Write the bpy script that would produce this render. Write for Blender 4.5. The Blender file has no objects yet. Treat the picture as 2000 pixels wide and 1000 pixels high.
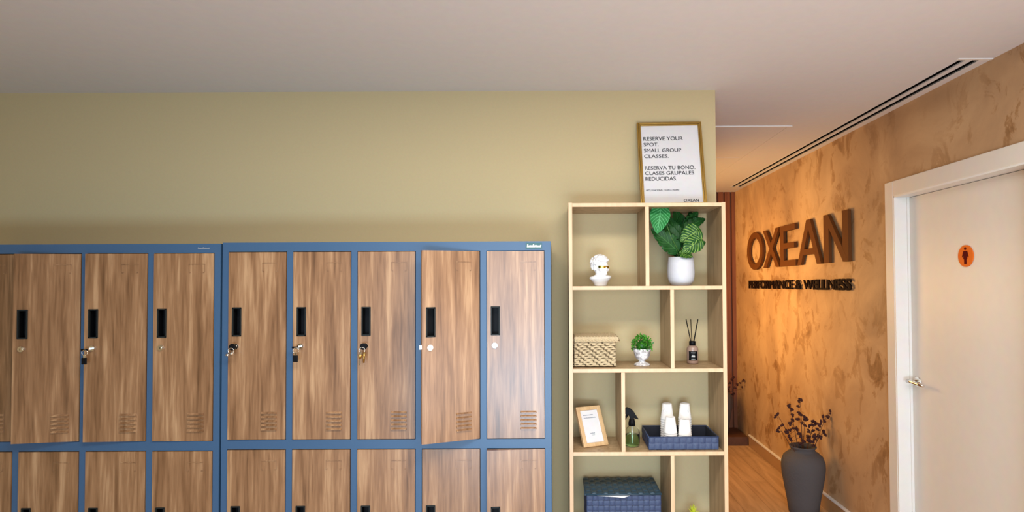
import bpy, bmesh, math, random
from mathutils import Vector, Matrix
random.seed(7)
PI = math.pi
scn = bpy.context.scene
COL = scn.collection

# ------------------------------------------------------------------ camera
FPX = 1148.0
PITCH, ROLL = math.radians(1.3), math.radians(0.25)
CX, CY = 1085.0, 530.0
CAM = Vector((0, 0, 1.52))
cd = bpy.data.cameras.new('camera'); cam = bpy.data.objects.new('camera', cd); COL.objects.link(cam)
cd.sensor_width = 36; cd.lens = FPX / 2000 * 36
cd.shift_x = -(CX - 1000) / 2000; cd.shift_y = (CY - 500) / 2000
cd.clip_start = 0.05
R3 = Matrix.Rotation(PI/2 + PITCH, 3, 'X') @ Matrix.Rotation(-ROLL, 3, 'Z')
cam.matrix_world = Matrix.Translation(CAM) @ R3.to_4x4()
scn.camera = cam

def P(px, py, Y=None, X=None, Z=None):
    """the point of a real plane (Y=, X= or Z=) that is seen at a pixel of the photograph"""
    d = R3 @ Vector(((px - CX) / FPX, -(py - CY) / FPX, -1))
    if Y is not None: t = (Y - CAM.y) / d.y
    elif X is not None: t = (X - CAM.x) / d.x
    else: t = (Z - CAM.z) / d.z
    return CAM + d * t

# ------------------------------------------------------------------ light, exposure
scn.view_settings.view_transform = 'Standard'
scn.view_settings.look = 'None'
scn.view_settings.gamma = 1
scn.view_settings.use_curve_mapping = False
scn.view_settings.exposure = 0.0
w = bpy.data.worlds.new('world'); scn.world = w; w.use_nodes = True
w.node_tree.nodes['Background'].inputs[0].default_value = (0.75, 0.87, 1.0, 1)
w.node_tree.nodes['Background'].inputs[1].default_value = 0.40

def area(name, loc, target, sx, sy, power, col, spread=180):
    l = bpy.data.lights.new(name, 'AREA'); l.shape = 'RECTANGLE'; l.size = sx; l.size_y = sy
    l.energy = power; l.color = col; l.spread = math.radians(spread)
    o = bpy.data.objects.new(name, l); COL.objects.link(o); o.location = loc
    o.rotation_euler = (Vector(target) - Vector(loc)).to_track_quat('-Z', 'Y').to_euler()
    return o
def spot(name, loc, target, power, col, ang, blend=0.8, rad=0.05):
    l = bpy.data.lights.new(name, 'SPOT'); l.energy = power; l.color = col
    l.spot_size = math.radians(ang); l.spot_blend = blend; l.shadow_soft_size = rad
    o = bpy.data.objects.new(name, l); COL.objects.link(o); o.location = loc
    o.rotation_euler = (Vector(target) - Vector(loc)).to_track_quat('-Z', 'Y').to_euler()
    return o
area('street_daylight', (-0.2, -3.9, 1.95), (-0.2, 2.8, 1.5), 3.2, 1.7, 150, (0.80, 0.90, 1.0))
area('ceiling_light_panel', (0.10, 1.05, 2.435), (0.10, 1.05, 0), 2.2, 0.5, 64, (1.0, 0.95, 0.87))
area('pavement_bounce', (-0.2, -2.2, 0.35), (-0.1, 2.8, 1.0), 2.0, 0.6, 95, (0.50, 0.76, 1.0))
area('ceiling_fill', (0.7, 0.5, 0.9), (0.9, 1.8, 2.45), 1.4, 1.0, 19, (1.0, 0.94, 0.93))  # added fill that brightens the ceiling, stands for no real lamp
area('hall_wall_lamp', (0.40, 4.75, 1.5), (1.82, 4.75, 1.42), 1.2, 0.5, 25, (1.0, 0.57, 0.19), 135)
area('hall_downlight_far', (0.9, 5.3, 2.38), (1.6, 5.4, 0.6), 0.4, 0.4, 7, (1.0, 0.58, 0.24))

# ------------------------------------------------------------------ materials
def nt(name):
    m = bpy.data.materials.new(name); m.use_nodes = True
    t = m.node_tree; b = t.nodes['Principled BSDF']
    return m, t, b
def mat(name, col, rough=0.6, metal=0.0, bump=0.0, bscale=40, **kw):
    m, t, b = nt(name)
    b.inputs['Base Color'].default_value = (*col, 1)
    b.inputs['Roughness'].default_value = rough
    b.inputs['Metallic'].default_value = metal
    for k, v in kw.items(): b.inputs[k.replace('_', ' ')].default_value = v
    # every material is procedural: a little noise in colour
    n = t.nodes.new('ShaderNodeTexNoise'); n.inputs['Scale'].default_value = bscale
    tc = t.nodes.new('ShaderNodeTexCoord'); t.links.new(tc.outputs['Object'], n.inputs['Vector'])
    mx = t.nodes.new('ShaderNodeMix'); mx.data_type = 'RGBA'; mx.blend_type = 'MULTIPLY'
    mx.inputs[0].default_value = 0.10
    mx.inputs[6].default_value = (*col, 1)
    t.links.new(n.outputs['Color'], mx.inputs[7]); t.links.new(mx.outputs[2], b.inputs['Base Color'])
    if bump:
        bp = t.nodes.new('ShaderNodeBump'); bp.inputs['Strength'].default_value = bump
        bp.inputs['Distance'].default_value = 0.002
        t.links.new(n.outputs['Fac'], bp.inputs['Height']); t.links.new(bp.outputs['Normal'], b.inputs['Normal'])
    return m
def ramp(t, stops):
    r = t.nodes.new('ShaderNodeValToRGB'); e = r.color_ramp.elements
    while len(e) > 1: e.remove(e[0])
    e[0].position, e[0].color = stops[0][0], (*stops[0][1], 1)
    for p, c in stops[1:]:
        x = e.new(p); x.color = (*c, 1)
    return r
def wood(name, stops, scale=(26, 26, 1.6), rough=0.5, rnd=True, fine=0.35, world=False):
    m, t, b = nt(name); N, L = t.nodes, t.links
    tc = N.new('ShaderNodeTexCoord'); oi = N.new('ShaderNodeObjectInfo')
    add = N.new('ShaderNodeVectorMath'); add.operation = 'ADD'
    mul = N.new('ShaderNodeMath'); mul.operation = 'MULTIPLY'; mul.inputs[1].default_value = 37.0 if rnd else 0
    L.new(oi.outputs['Random'], mul.inputs[0]); L.new(mul.outputs[0], add.inputs[1])
    L.new(tc.outputs['Object'], add.inputs[0])
    mp = N.new('ShaderNodeMapping'); mp.inputs['Scale'].default_value = scale; L.new(add.outputs[0], mp.inputs[0])
    n1 = N.new('ShaderNodeTexNoise'); n1.inputs['Scale'].default_value = 1.0; n1.inputs['Detail'].default_value = 3
    n1.inputs['Distortion'].default_value = 0.8; L.new(mp.outputs[0], n1.inputs['Vector'])
    n2 = N.new('ShaderNodeTexNoise'); n2.inputs['Scale'].default_value = 5.0; n2.inputs['Detail'].default_value = 4
    n2.inputs['Distortion'].default_value = 0.4; L.new(mp.outputs[0], n2.inputs['Vector'])
    mx = N.new('ShaderNodeMix'); mx.inputs[0].default_value = fine
    L.new(n1.outputs['Fac'], mx.inputs[2]); L.new(n2.outputs['Fac'], mx.inputs[3])
    r = ramp(t, stops); L.new(mx.outputs[0], r.inputs[0]); L.new(r.outputs[0], b.inputs['Base Color'])
    b.inputs['Roughness'].default_value = rough
    bp = N.new('ShaderNodeBump'); bp.inputs['Strength'].default_value = 0.12; bp.inputs['Distance'].default_value = 0.001
    L.new(n2.outputs['Fac'], bp.inputs['Height']); L.new(bp.outputs['Normal'], b.inputs['Normal'])
    return m
M = {}
M['wall'] = mat('beige_paint', (0.535, 0.43, 0.24), 0.85, bump=0.08, bscale=90)
M['ceiling'] = mat('ceiling_paint', (0.70, 0.67, 0.665), 0.9, bscale=30)
M['white'] = mat('white_lacquer', (0.82, 0.80, 0.77), 0.35, bscale=20)
M['door_white'] = mat('door_lacquer', (0.74, 0.69, 0.62), 0.4, bscale=20)
M['skirt'] = mat('orange_lit_baseboard', (0.42, 0.24, 0.11), 0.25, bscale=20)  # floor reflection and orange hall light put into the face colour
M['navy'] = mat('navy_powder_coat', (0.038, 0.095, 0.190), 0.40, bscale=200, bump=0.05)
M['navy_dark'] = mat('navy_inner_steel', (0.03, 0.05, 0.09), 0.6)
M['black'] = mat('black_plastic', (0.004, 0.004, 0.005), 0.5, Specular_IOR_Level=0.12)
M['rim'] = mat('dark_grey_plastic', (0.012, 0.015, 0.015), 0.5, Specular_IOR_Level=0.2)
M['chrome'] = mat('polished_chrome', (0.85, 0.83, 0.78), 0.15, 1.0)
M['brass'] = mat('old_brass', (0.55, 0.36, 0.12), 0.3, 1.0)
M['gold'] = mat('gilt_wood', (0.42, 0.26, 0.06), 0.32, 0.75, bump=0.4, bscale=60)
M['paper'] = mat('matt_paper', (0.68, 0.67, 0.68), 0.8)
M['ink'] = mat('printed_ink', (0.03, 0.03, 0.035), 0.7)
M['grey_ink'] = mat('pale_grey_ink', (0.25, 0.28, 0.32), 0.7)
M['plaster_white'] = mat('white_plaster', (0.86, 0.87, 0.88), 0.45, bump=0.2, bscale=120)
M['gold_visor'] = mat('polished_gold', (0.85, 0.62, 0.08), 0.15, 1.0)
M['pot_white'] = mat('white_ceramic', (0.58, 0.60, 0.65), 0.6, bump=0.15, bscale=60)
M['soil'] = mat('dark_soil', (0.03, 0.02, 0.012), 0.95, bump=1, bscale=200)
M['stemgreen'] = mat('green_stem', (0.05, 0.14, 0.02), 0.5)
M['cup'] = mat('white_paper_cup', (0.86, 0.86, 0.85), 0.6)
M['straw'] = mat('seagrass', (0.55, 0.44, 0.27), 0.8, bump=0.8, bscale=150)
M['straw_shade'] = mat('seagrass_gap_shade', (0.10, 0.07, 0.035), 0.9)  # dark core showing through the weave, painted shade between strands
M['strap_shade'] = mat('strap_gap_shade', (0.008, 0.010, 0.020), 0.8)  # near-black core behind the straps, shade of the gaps put into colour
M['strap'] = mat('navy_woven_strap', (0.031, 0.053, 0.125), 0.5, bump=0.4, bscale=300)
M['strap_top'] = mat('dark_teal_woven_strap', (0.026, 0.060, 0.092), 0.42, bump=0.4, bscale=300)
M['letter'] = mat('brown_letter_metal', (0.120, 0.040, 0.008), 0.6, Specular_IOR_Level=0.15)
M['letter_dark'] = mat('dark_letter_metal', (0.012, 0.005, 0.003), 0.7, Specular_IOR_Level=0.08)
M['vase'] = mat('dark_grey_stoneware', (0.085, 0.075, 0.075), 0.9, bump=1.0, bscale=60)
M['twig'] = mat('brown_twig', (0.10, 0.035, 0.012), 0.8)
M['berry'] = mat('dark_red_dried_berry', (0.045, 0.007, 0.006), 0.8, bump=0.8, bscale=90)
M['slot'] = mat('slot_black', (0.002, 0.002, 0.002), 1.0, Specular_IOR_Level=0.0)
M['tape'] = mat('white_metal_edge', (0.85, 0.82, 0.78), 0.4)
M['orange_disc'] = mat('orange_sign_enamel', (0.80, 0.17, 0.015), 0.65, Specular_IOR_Level=0.2)
M['maroon'] = mat('maroon_pictogram', (0.10, 0.003, 0.003), 0.7, Specular_IOR_Level=0.1)
M['diff_bottle'] = mat('taupe_glass_bottle', (0.34, 0.23, 0.18), 0.15, bscale=8)
M['label_teal'] = mat('teal_sticker', (0.015, 0.09, 0.10), 0.4)
M['yellowgreen'] = mat('yellow_green_leaf', (0.50, 0.55, 0.02), 0.5)
M['frame_wood'] = wood('pale_beech', [(0.3, (0.50, 0.31, 0.14)), (0.7, (0.66, 0.45, 0.24))], (60, 60, 8), 0.4)
M['locker_wood'] = wood('walnut_foil', [(0.32, (0.105, 0.048, 0.018)), (0.42, (0.185, 0.090, 0.039)), (0.53, (0.27, 0.143, 0.068)), (0.66, (0.42, 0.255, 0.135))], (24, 24, 1.5), 0.36)
b_ = M['locker_wood'].node_tree.nodes['Principled BSDF']; b_.inputs['Coat Weight'].default_value = 0.6; b_.inputs['Coat Roughness'].default_value = 0.28
M['oak'] = wood('sonoma_oak_board', [(0.3, (0.27, 0.175, 0.090)), (0.5, (0.40, 0.275, 0.15)), (0.7, (0.50, 0.36, 0.21))], (30, 30, 2.2), 0.45)
M['oak_edge'] = wood('lit_oak_edge', [(0.3, (0.60, 0.39, 0.225)), (0.7, (0.72, 0.50, 0.31))], (20, 20, 4), 0.4)  # brighter copy of the oak; light on the front edges put into colour
M['panel_wood'] = wood('red_brown_slats', [(0.3, (0.13, 0.035, 0.010)), (0.7, (0.26, 0.085, 0.028))], (20, 20, 1.2), 0.5)
M['plinth_wood'] = wood('dark_brown_plinth', [(0.3, (0.07, 0.025, 0.010)), (0.7, (0.13, 0.05, 0.018))], (8, 8, 8), 0.5)

def stucco():
    m, t, b = nt('venetian_stucco'); N, L = t.nodes, t.links
    tc = N.new('ShaderNodeTexCoord')
    def noise(scale, detail, dist, vscale=(1, 1, 1), rough=0.55):
        mp = N.new('ShaderNodeMapping'); mp.inputs['Scale'].default_value = vscale; L.new(tc.outputs['Object'], mp.inputs[0])
        n = N.new('ShaderNodeTexNoise'); n.inputs['Scale'].default_value = scale; n.inputs['Detail'].default_value = detail
        n.inputs['Distortion'].default_value = dist; n.inputs['Roughness'].default_value = rough
        L.new(mp.outputs[0], n.inputs['Vector']); return n
    a = noise(1.6, 6, 0.9, (1, 1, 0.8)); r1 = ramp(t, [(0.30, (0.31, 0.185, 0.100)), (0.5, (0.46, 0.285, 0.150)), (0.68, (0.60, 0.395, 0.215))])
    L.new(a.outputs['Fac'], r1.inputs[0])
    c = noise(7.5, 12, 0.7, (1, 1.0, 0.75), 0.66); r2 = ramp(t, [(0.53, (1, 1, 1)), (0.565, (0.76, 0.66, 0.52)), (0.68, (0.47, 0.37, 0.25))])
    L.new(c.outputs['Fac'], r2.inputs[0])
    d = noise(1.1, 3, 0.5); r3 = ramp(t, [(0.36, (0.15, 0.15, 0.15)), (0.58, (1, 1, 1))]); L.new(d.outputs['Fac'], r3.inputs[0])
    mx = N.new('ShaderNodeMix'); mx.data_type = 'RGBA'; mx.blend_type = 'MULTIPLY'
    L.new(r3.outputs[0], mx.inputs[0]); L.new(r1.outputs[0], mx.inputs[6]); L.new(r2.outputs[0], mx.inputs[7])
    L.new(mx.outputs[2], b.inputs['Base Color'])
    b.inputs['Roughness'].default_value = 0.55
    bp = N.new('ShaderNodeBump'); bp.inputs['Strength'].default_value = 0.35; bp.inputs['Distance'].default_value = 0.006
    L.new(c.outputs['Fac'], bp.inputs['Height']); L.new(bp.outputs['Normal'], b.inputs['Normal'])
    return m
M['stucco'] = stucco()
def floor_mat():
    m, t, b = nt('oak_floor'); N, L = t.nodes, t.links
    tc = N.new('ShaderNodeTexCoord')
    mp = N.new('ShaderNodeMapping'); mp.inputs['Rotation'].default_value = (0, 0, PI/2); L.new(tc.outputs['Object'], mp.inputs[0])
    br = N.new('ShaderNodeTexBrick'); br.inputs['Scale'].default_value = 1; br.inputs['Brick Width'].default_value = 1.3
    br.inputs['Row Height'].default_value = 0.18; br.inputs['Mortar Size'].default_value = 0.0015
    br.inputs['Color1'].default_value = (0.54, 0.32, 0.155, 1); br.inputs['Color2'].default_value = (0.66, 0.42, 0.22, 1)
    br.inputs['Mortar'].default_value = (0.34, 0.19, 0.09, 1); L.new(mp.outputs[0], br.inputs['Vector'])
    m2 = N.new('ShaderNodeMapping'); m2.inputs['Scale'].default_value = (14, 1.5, 1); L.new(tc.outputs['Object'], m2.inputs[0])
    n = N.new('ShaderNodeTexNoise'); n.inputs['Scale'].default_value = 0.7; n.inputs['Detail'].default_value = 7; n.inputs['Distortion'].default_value = 2.2
    L.new(m2.outputs[0], n.inputs['Vector']); r = ramp(t, [(0.35, (0.62, 0.58, 0.52)), (0.65, (1, 1, 1))]); L.new(n.outputs['Fac'], r.inputs[0])
    mx = N.new('ShaderNodeMix'); mx.data_type = 'RGBA'; mx.blend_type = 'MULTIPLY'; mx.inputs[0].default_value = 0.8
    L.new(br.outputs['Color'], mx.inputs[6]); L.new(r.outputs[0], mx.inputs[7]); L.new(mx.outputs[2], b.inputs['Base Color'])
    b.inputs['Roughness'].default_value = 0.4
    return m
M['floor'] = floor_mat()
def marble():
    m, t, b = nt('grey_white_marble'); N, L = t.nodes, t.links
    tc = N.new('ShaderNodeTexCoord'); n = N.new('ShaderNodeTexNoise'); n.inputs['Scale'].default_value = 28
    n.inputs['Detail'].default_value = 6; n.inputs['Distortion'].default_value = 2.5; L.new(tc.outputs['Object'], n.inputs['Vector'])
    r = ramp(t, [(0.38, (0.30, 0.29, 0.30)), (0.5, (0.62, 0.61, 0.62)), (0.6, (0.85, 0.84, 0.84))])
    L.new(n.outputs['Fac'], r.inputs[0]); L.new(r.outputs[0], b.inputs['Base Color']); b.inputs['Roughness'].default_value = 0.3
    return m
M['marble'] = marble()
def leafmat(name, dark, pale, amount, freq=9.0):
    """veined leaf: uv.x = across (0..1), uv.y = along the midrib"""
    m, t, b = nt(name); N, L = t.nodes, t.links
    uv = N.new('ShaderNodeUVMap'); sp = N.new('ShaderNodeSeparateXYZ'); L.new(uv.outputs[0], sp.inputs[0])
    def ma(op, a, c=None):
        n = N.new('ShaderNodeMath'); n.operation = op
        for i, v in enumerate((a, c)):
            if v is None: continue
            if isinstance(v, (int, float)): n.inputs[i].default_value = v
            else: L.new(v, n.inputs[i])
        return n.outputs[0]
    ax = ma('ABSOLUTE', ma('SUBTRACT', sp.outputs[0], 0.5))
    v = ma('SUBTRACT', ma('MULTIPLY', sp.outputs[1], freq), ma('MULTIPLY', ax, freq * 0.75))
    fr = ma('FRACT', v); tri = ma('ABSOLUTE', ma('SUBTRACT', fr, 0.5))
    vein = ma('LESS_THAN', tri, amount); mid = ma('LESS_THAN', ax, 0.02)
    f = ma('MAXIMUM', vein, mid)
    n = N.new('ShaderNodeTexNoise'); n.inputs['Scale'].default_value = 6
    f2 = ma('MULTIPLY', f, ma('ADD', n.outputs['Fac'], 0.3))
    mx = N.new('ShaderNodeMix'); mx.data_type = 'RGBA'; mx.inputs[6].default_value = (*dark, 1); mx.inputs[7].default_value = (*pale, 1)
    L.new(f2, mx.inputs[0]); L.new(mx.outputs[2], b.inputs['Base Color']); b.inputs['Roughness'].default_value = 0.5; b.inputs['Specular IOR Level'].default_value = 0.25
    return m
M['leaf_big'] = leafmat('bright_green_leaf', (0.012, 0.16, 0.035), (0.10, 0.42, 0.16), 0.10, 8)
M['leaf_dark'] = leafmat('dark_green_leaf', (0.006, 0.055, 0.008), (0.04, 0.15, 0.035), 0.05, 8)
M['leaf_var'] = leafmat('variegated_leaf', (0.006, 0.060, 0.006), (0.22, 0.38, 0.07), 0.12, 7)
M['leaf_small'] = mat('fresh_green_leaf', (0.06, 0.30, 0.015), 0.45, bscale=20)
M['leaf_small2'] = mat('deep_green_leaf', (0.02, 0.13, 0.01), 0.5, bscale=20)
def glass(name, col, rough=0.02, ior=1.3):
    m, t, b = nt(name); b.inputs['Base Color'].default_value = (*col, 1); b.inputs['Roughness'].default_value = rough
    b.inputs['Transmission Weight'].default_value = 1; b.inputs['IOR'].default_value = ior
    return m
M['clear'] = glass('clear_plastic', (0.93, 0.96, 0.95), 0.03, 1.15)
M['liquid'] = glass('green_liquid', (0.58, 1.0, 0.55), 0.02, 1.12)

# ------------------------------------------------------------------ mesh helpers
def box(bm, x0, x1, y0, y1, z0, z1, mi=0):
    v = [bm.verts.new(p) for p in ((x0,y0,z0),(x1,y0,z0),(x1,y1,z0),(x0,y1,z0),(x0,y0,z1),(x1,y0,z1),(x1,y1,z1),(x0,y1,z1))]
    fs = [bm.faces.new([v[i] for i in q]) for q in ((0,3,2,1),(4,5,6,7),(0,1,5,4),(1,2,6,5),(2,3,7,6),(3,0,4,7))]
    for f in fs: f.material_index = mi
    return fs
def lathe(bm, prof, seg=40, c=(0,0,0), mi=0, cap=True):
    rings = []
    for r, z in prof:
        rings.append([bm.verts.new((c[0] + r*math.cos(2*PI*k/seg), c[1] + r*math.sin(2*PI*k/seg), c[2] + z)) for k in range(seg)])
    for a, b_ in zip(rings, rings[1:]):
        for k in range(seg):
            f = bm.faces.new((a[k], a[(k+1) % seg], b_[(k+1) % seg], b_[k])); f.material_index = mi; f.smooth = True
    if cap:
        for rg, rev in ((rings[0], True), (rings[-1], False)):
            f = bm.faces.new(list(reversed(rg)) if rev else rg); f.material_index = mi
def tube(bm, pts, rad, seg=8, mi=0):
    pts = [Vector(p) for p in pts]; n = len(pts)
    rads = rad if isinstance(rad, (list, tuple)) else [rad]*n
    rings = []; up = None
    for i, p in enumerate(pts):
        d = (pts[min(i+1, n-1)] - pts[max(i-1, 0)]).normalized()
        if up is None: up = Vector((0, 0, 1)) if abs(d.z) < 0.9 else Vector((1, 0, 0))
        a = d.cross(up).normalized(); b_ = a.cross(d).normalized(); up = b_
        rings.append([bm.verts.new(p + (a*math.cos(2*PI*k/seg) + b_*math.sin(2*PI*k/seg))*rads[i]) for k in range(seg)])
    for r0, r1 in zip(rings, rings[1:]):
        for k in range(seg):
            f = bm.faces.new((r0[k], r0[(k+1) % seg], r1[(k+1) % seg], r1[k])); f.smooth = True; f.material_index = mi
    for rg in (rings[0], rings[-1]):
        try: bm.faces.new(rg).material_index = mi
        except ValueError: pass
def prism(bm, pts2, a0, a1, plane='xz', mi=0):
    """closed outline extruded; plane 'xz' -> depth along y, 'yz' -> depth along x"""
    def mk(p, d): return (p[0], d, p[1]) if plane == 'xz' else (d, p[0], p[1])
    A = [bm.verts.new(mk(p, a0)) for p in pts2]; B = [bm.verts.new(mk(p, a1)) for p in pts2]
    n = len(pts2)
    f1 = bm.faces.new(A); f2 = bm.faces.new(list(reversed(B)))
    fs = [f1, f2] + [bm.faces.new((A[i], B[i], B[(i+1) % n], A[(i+1) % n])) for i in range(n)]
    for f in fs: f.material_index = mi
    return fs
def ball(bm, c, r, sub=2, mi=0, jitter=0):
    sx, sy, sz = r if isinstance(r, (tuple, list)) else (r, r, r)
    g = bmesh.ops.create_icosphere(bm, subdivisions=sub, radius=1.0)
    for v in g['verts']:
        j = 1 + random.uniform(-jitter, jitter)
        v.co = Vector((c[0] + v.co.x*sx*j, c[1] + v.co.y*sy*j, c[2] + v.co.z*sz*j))
        for f in v.link_faces: f.smooth = True; f.material_index = mi
def obj(name, bm, mats, parent=None, loc=None, rot=None, bevel=0, fix=True):
    if fix: bmesh.ops.recalc_face_normals(bm, faces=bm.faces)
    me = bpy.data.meshes.new(name); bm.to_mesh(me); bm.free()
    for m in (mats if isinstance(mats, (list, tuple)) else [mats]): me.materials.append(m if not isinstance(m, str) else M[m])
    o = bpy.data.objects.new(name, me); COL.objects.link(o)
    if parent: o.parent = parent
    if loc is not None: o.location = loc
    if rot is not None: o.rotation_euler = rot
    if bevel:
        md = o.modifiers.new('bevel', 'BEVEL'); md.width = bevel; md.segments = 2; md.limit_method = 'ANGLE'
    return o
def bx(name, x0, x1, y0, y1, z0, z1, m, parent=None, bevel=0, **kw):
    bm = bmesh.new(); box(bm, x0, x1, y0, y1, z0, z1); return obj(name, bm, m, parent, bevel=bevel, **kw)
def tag(o, label, cat, group=None):
    o['label'] = label; o['category'] = cat
    if group: o['group'] = group
    return o
def thing(name, label, cat, loc=(0,0,0), rot=(0,0,0), group=None):
    o = bpy.data.objects.new(name, None); COL.objects.link(o); o.location = loc; o.rotation_euler = rot
    o.empty_display_size = 0.05
    return tag(o, label, cat, group)
def struct(o): o['kind'] = 'structure'; return o
def kids(o): return [c for c in COL.objects if c.parent == o]
def copy_tree(o, parent=None):
    c = o.copy(); COL.objects.link(c); c.parent = parent
    for ch in kids(o): copy_tree(ch, c)
    return c
def text_bm(s, size, extrude=0.0, offset=0.0, spacing=1.0, align='LEFT', width=None, shear=0):
    """lettering in the xz plane facing -y; returns a bmesh, baseline at z=0"""
    cu = bpy.data.curves.new('t', 'FONT'); cu.body = s; cu.size = size; cu.extrude = extrude; cu.offset = offset
    cu.space_character = spacing; cu.align_x = align; cu.shear = shear
    o = bpy.data.objects.new('t', cu); COL.objects.link(o)
    dg = bpy.context.evaluated_depsgraph_get(); dg.update()
    me = bpy.data.meshes.new_from_object(o.evaluated_get(dg))
    bm = bmesh.new(); bm.from_mesh(me)
    bpy.data.objects.remove(o); bpy.data.curves.remove(cu); bpy.data.meshes.remove(me)
    if width:
        x0 = min(v.co.x for v in bm.verts); x1 = max(v.co.x for v in bm.verts)
        k = width / (x1 - x0)
        for v in bm.verts: v.co.x = (v.co.x - x0) * k
    bmesh.ops.rotate(bm, verts=bm.verts, cent=(0,0,0), matrix=Matrix.Rotation(PI/2, 3, 'X'))
    return bm
CAPH = 0.729          # cap height of the built-in face per unit of size
def patch(bm, o, u, v, nu, nv, fn, mi=0):
    """grid o + u*s + v*t pushed along its normal by fn(s, t)"""
    o, u, v = Vector(o), Vector(u), Vector(v); n = u.cross(v).normalized()
    g = [[bm.verts.new(o + u*(i/nu) + v*(j/nv) + n*fn(i/nu, j/nv)) for j in range(nv+1)] for i in range(nu+1)]
    for i in range(nu):
        for j in range(nv):
            f = bm.faces.new((g[i][j], g[i+1][j], g[i+1][j+1], g[i][j+1])); f.smooth = True; f.material_index = mi

# ------------------------------------------------------------------ the setting
XR, YB, YE, HC = 1.82, 2.80, 5.95, 2.45
XC = P(1398, 300, Y=YB).x
struct(bx('floor', -3.0, 3.2, -1.5, YE + .1, -0.1, 0, 'floor'))
# ceiling with the two diffuser slots and hatch gap left open
SL0, SL1, SL2, SL3 = 1.685, 1.715, 1.742, 1.772
SY0, SY1 = P(1915, 116, Z=HC).y, P(1434, 365, Z=HC).y
HX1, HY0 = P(1540, 246, Z=HC).x, P(1450, 246, Z=HC).y
bm = bmesh.new()
def cslab(x0, x1, y0, y1): box(bm, x0, x1, y0, y1, HC, HC + .1)
cslab(-3.0, XR + .25, -1.5, SY0)
cslab(-3.0, SL0, SY0, HY0); cslab(-3.0, 0.30, HY0, YE + .1); cslab(HX1 + .004, SL0, HY0, YE + .1)
cslab(SL1, SL2, SY0, SY1); cslab(SL3, XR + .25, SY0, SY1)
cslab(SL0, XR + .25, SY1, YE + .1)
cslab(0.30, HX1 + .004, HY0 + 1.86, YE + .1)
struct(obj('ceiling', bm, 'ceiling'))
# hatch and diffuser
h = thing('ceiling_hatch', 'large flush access panel in the hallway ceiling with a white front edge', 'ceiling panel', (0.30, HY0, HC))
bm = bmesh.new(); box(bm, 0.004, HX1 - .30, 0.016, 1.852, -.001, .02); obj('panel', bm, 'ceiling', h)
bm = bmesh.new(); box(bm, 0.0, HX1 - .30 + .02, -.004, .012, -.006, .0); obj('edge_trim', bm, 'tape', h)
bm = bmesh.new(); box(bm, 0.0, HX1 - .30 + .004, 0.0, 1.86, .022, .04); obj('backing', bm, 'slot', h)
for yy in (0.86, 1.62): bx('panel_joint', 0.01, HX1 - .32, yy, yy + .004, -.0025, .0, 'ceiling', h)
d = thing('linear_diffuser', 'long twin-slot black air diffuser in the ceiling along the stucco wall', 'air vent', (SL0, SY0, HC))
bm = bmesh.new(); box(bm, -.002, SL1 - SL0 + .002, 0, SY1 - SY0, .004, .06); obj('slot', bm, 'slot', d)
bm = bmesh.new(); box(bm, SL2 - SL0 - .002, SL3 - SL0 + .002, 0, SY1 - SY0, .004, .06); obj('slot', bm, 'slot', d)
bm = bmesh.new(); box(bm, -.012, XR - SL0 - .002, -.012, 0, -.004, .0); obj('end_trim', bm, 'tape', d)
bm = bmesh.new()
for a, b_ in ((-.006, 0), (SL1 - SL0, SL1 - SL0 + .005), (SL2 - SL0 - .005, SL2 - SL0), (SL3 - SL0, SL3 - SL0 + .006)):
    box(bm, a, b_, 0, SY1 - SY0, -.002, .003)
obj('slot_lip', bm, 'ceiling', d)

struct(bx('wall_back', -3.0, XC, YB, YB + .14, 0, HC, 'wall'))
bm = bmesh.new(); box(bm, -3.0, -1.25, -1.6, -1.5, 0, HC); box(bm, 0.95, XR, -1.6, -1.5, 0, HC); box(bm, -1.25, 0.95, -1.6, -1.5, 2.06, HC); box(bm, -1.25, 0.95, -1.6, -1.5, 0, .06)
struct(obj('wall_front', bm, 'wall'))
struct(bx('wall_left', -3.12, -3.0, -1.5, YB + .14, 0, HC, 'wall'))
bm = bmesh.new(); box(bm, -3.0, XR, YE, YE + .1, 0, HC)
x = 0.9
while x < XR - .03:
    box(bm, x, x + .052, YE - .022, YE, 0, HC); x += .068
struct(obj('wall_end', bm, 'panel_wood'))
struct(bx('wall_hall', 0.0, 0.1, YB + .14, YE, 0, HC, 'wall'))
# right wall around the door opening
LX = XR + .065                                   # plane of the door leaf
DY1 = P(1755, 700, X=XR).y; DY0 = DY1 - .90; CW = P(1738, 700, X=XR).y - DY1
DZ = P(1778, 382, X=LX).z
bm = bmesh.new()
box(bm, XR, XR + .14, DY1, YE, 0, HC); box(bm, XR, XR + .14, -1.5, DY0, 0, HC); box(bm, XR, XR + .14, DY0, DY1, DZ, HC)
struct(obj('wall_right', bm, 'stucco'))
def bb(y0, y1, nm='baseboard_right'):
    bm = bmesh.new(); box(bm, XR - .014, XR, y0, y1, 0, .094); o = struct(obj(nm, bm, 'skirt'))
    bm = bmesh.new(); box(bm, XR - .018, XR, y0, y1, .094, .108); obj('lit_top_edge', bm, 'tape', o, bevel=.002); return o  # pale strip paints the light along the baseboard's top edge
bb(DY1 + CW, YE - .4)
struct(bx('baseboard_back', -3.0, XC, YB - .012, YB, 0, .09, 'white'))
dr = struct(bx('door_1', LX, LX + .04, DY0 + .012, DY1 - .012, .008, DZ - .01, 'door_white', bevel=.002))
bm = bmesh.new(); c = .014
box(bm, XR - c, XR, DY1 + .004, DY1 + CW, 0, DZ + CW); box(bm, XR - c, XR, DY0 - CW, DY0 - .004, 0, DZ + CW)
box(bm, XR - c, XR, DY0 - .004, DY1 + .004, DZ, DZ + CW)
obj('door_casing', bm, 'door_white', dr, bevel=.003)
bm = bmesh.new()
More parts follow.
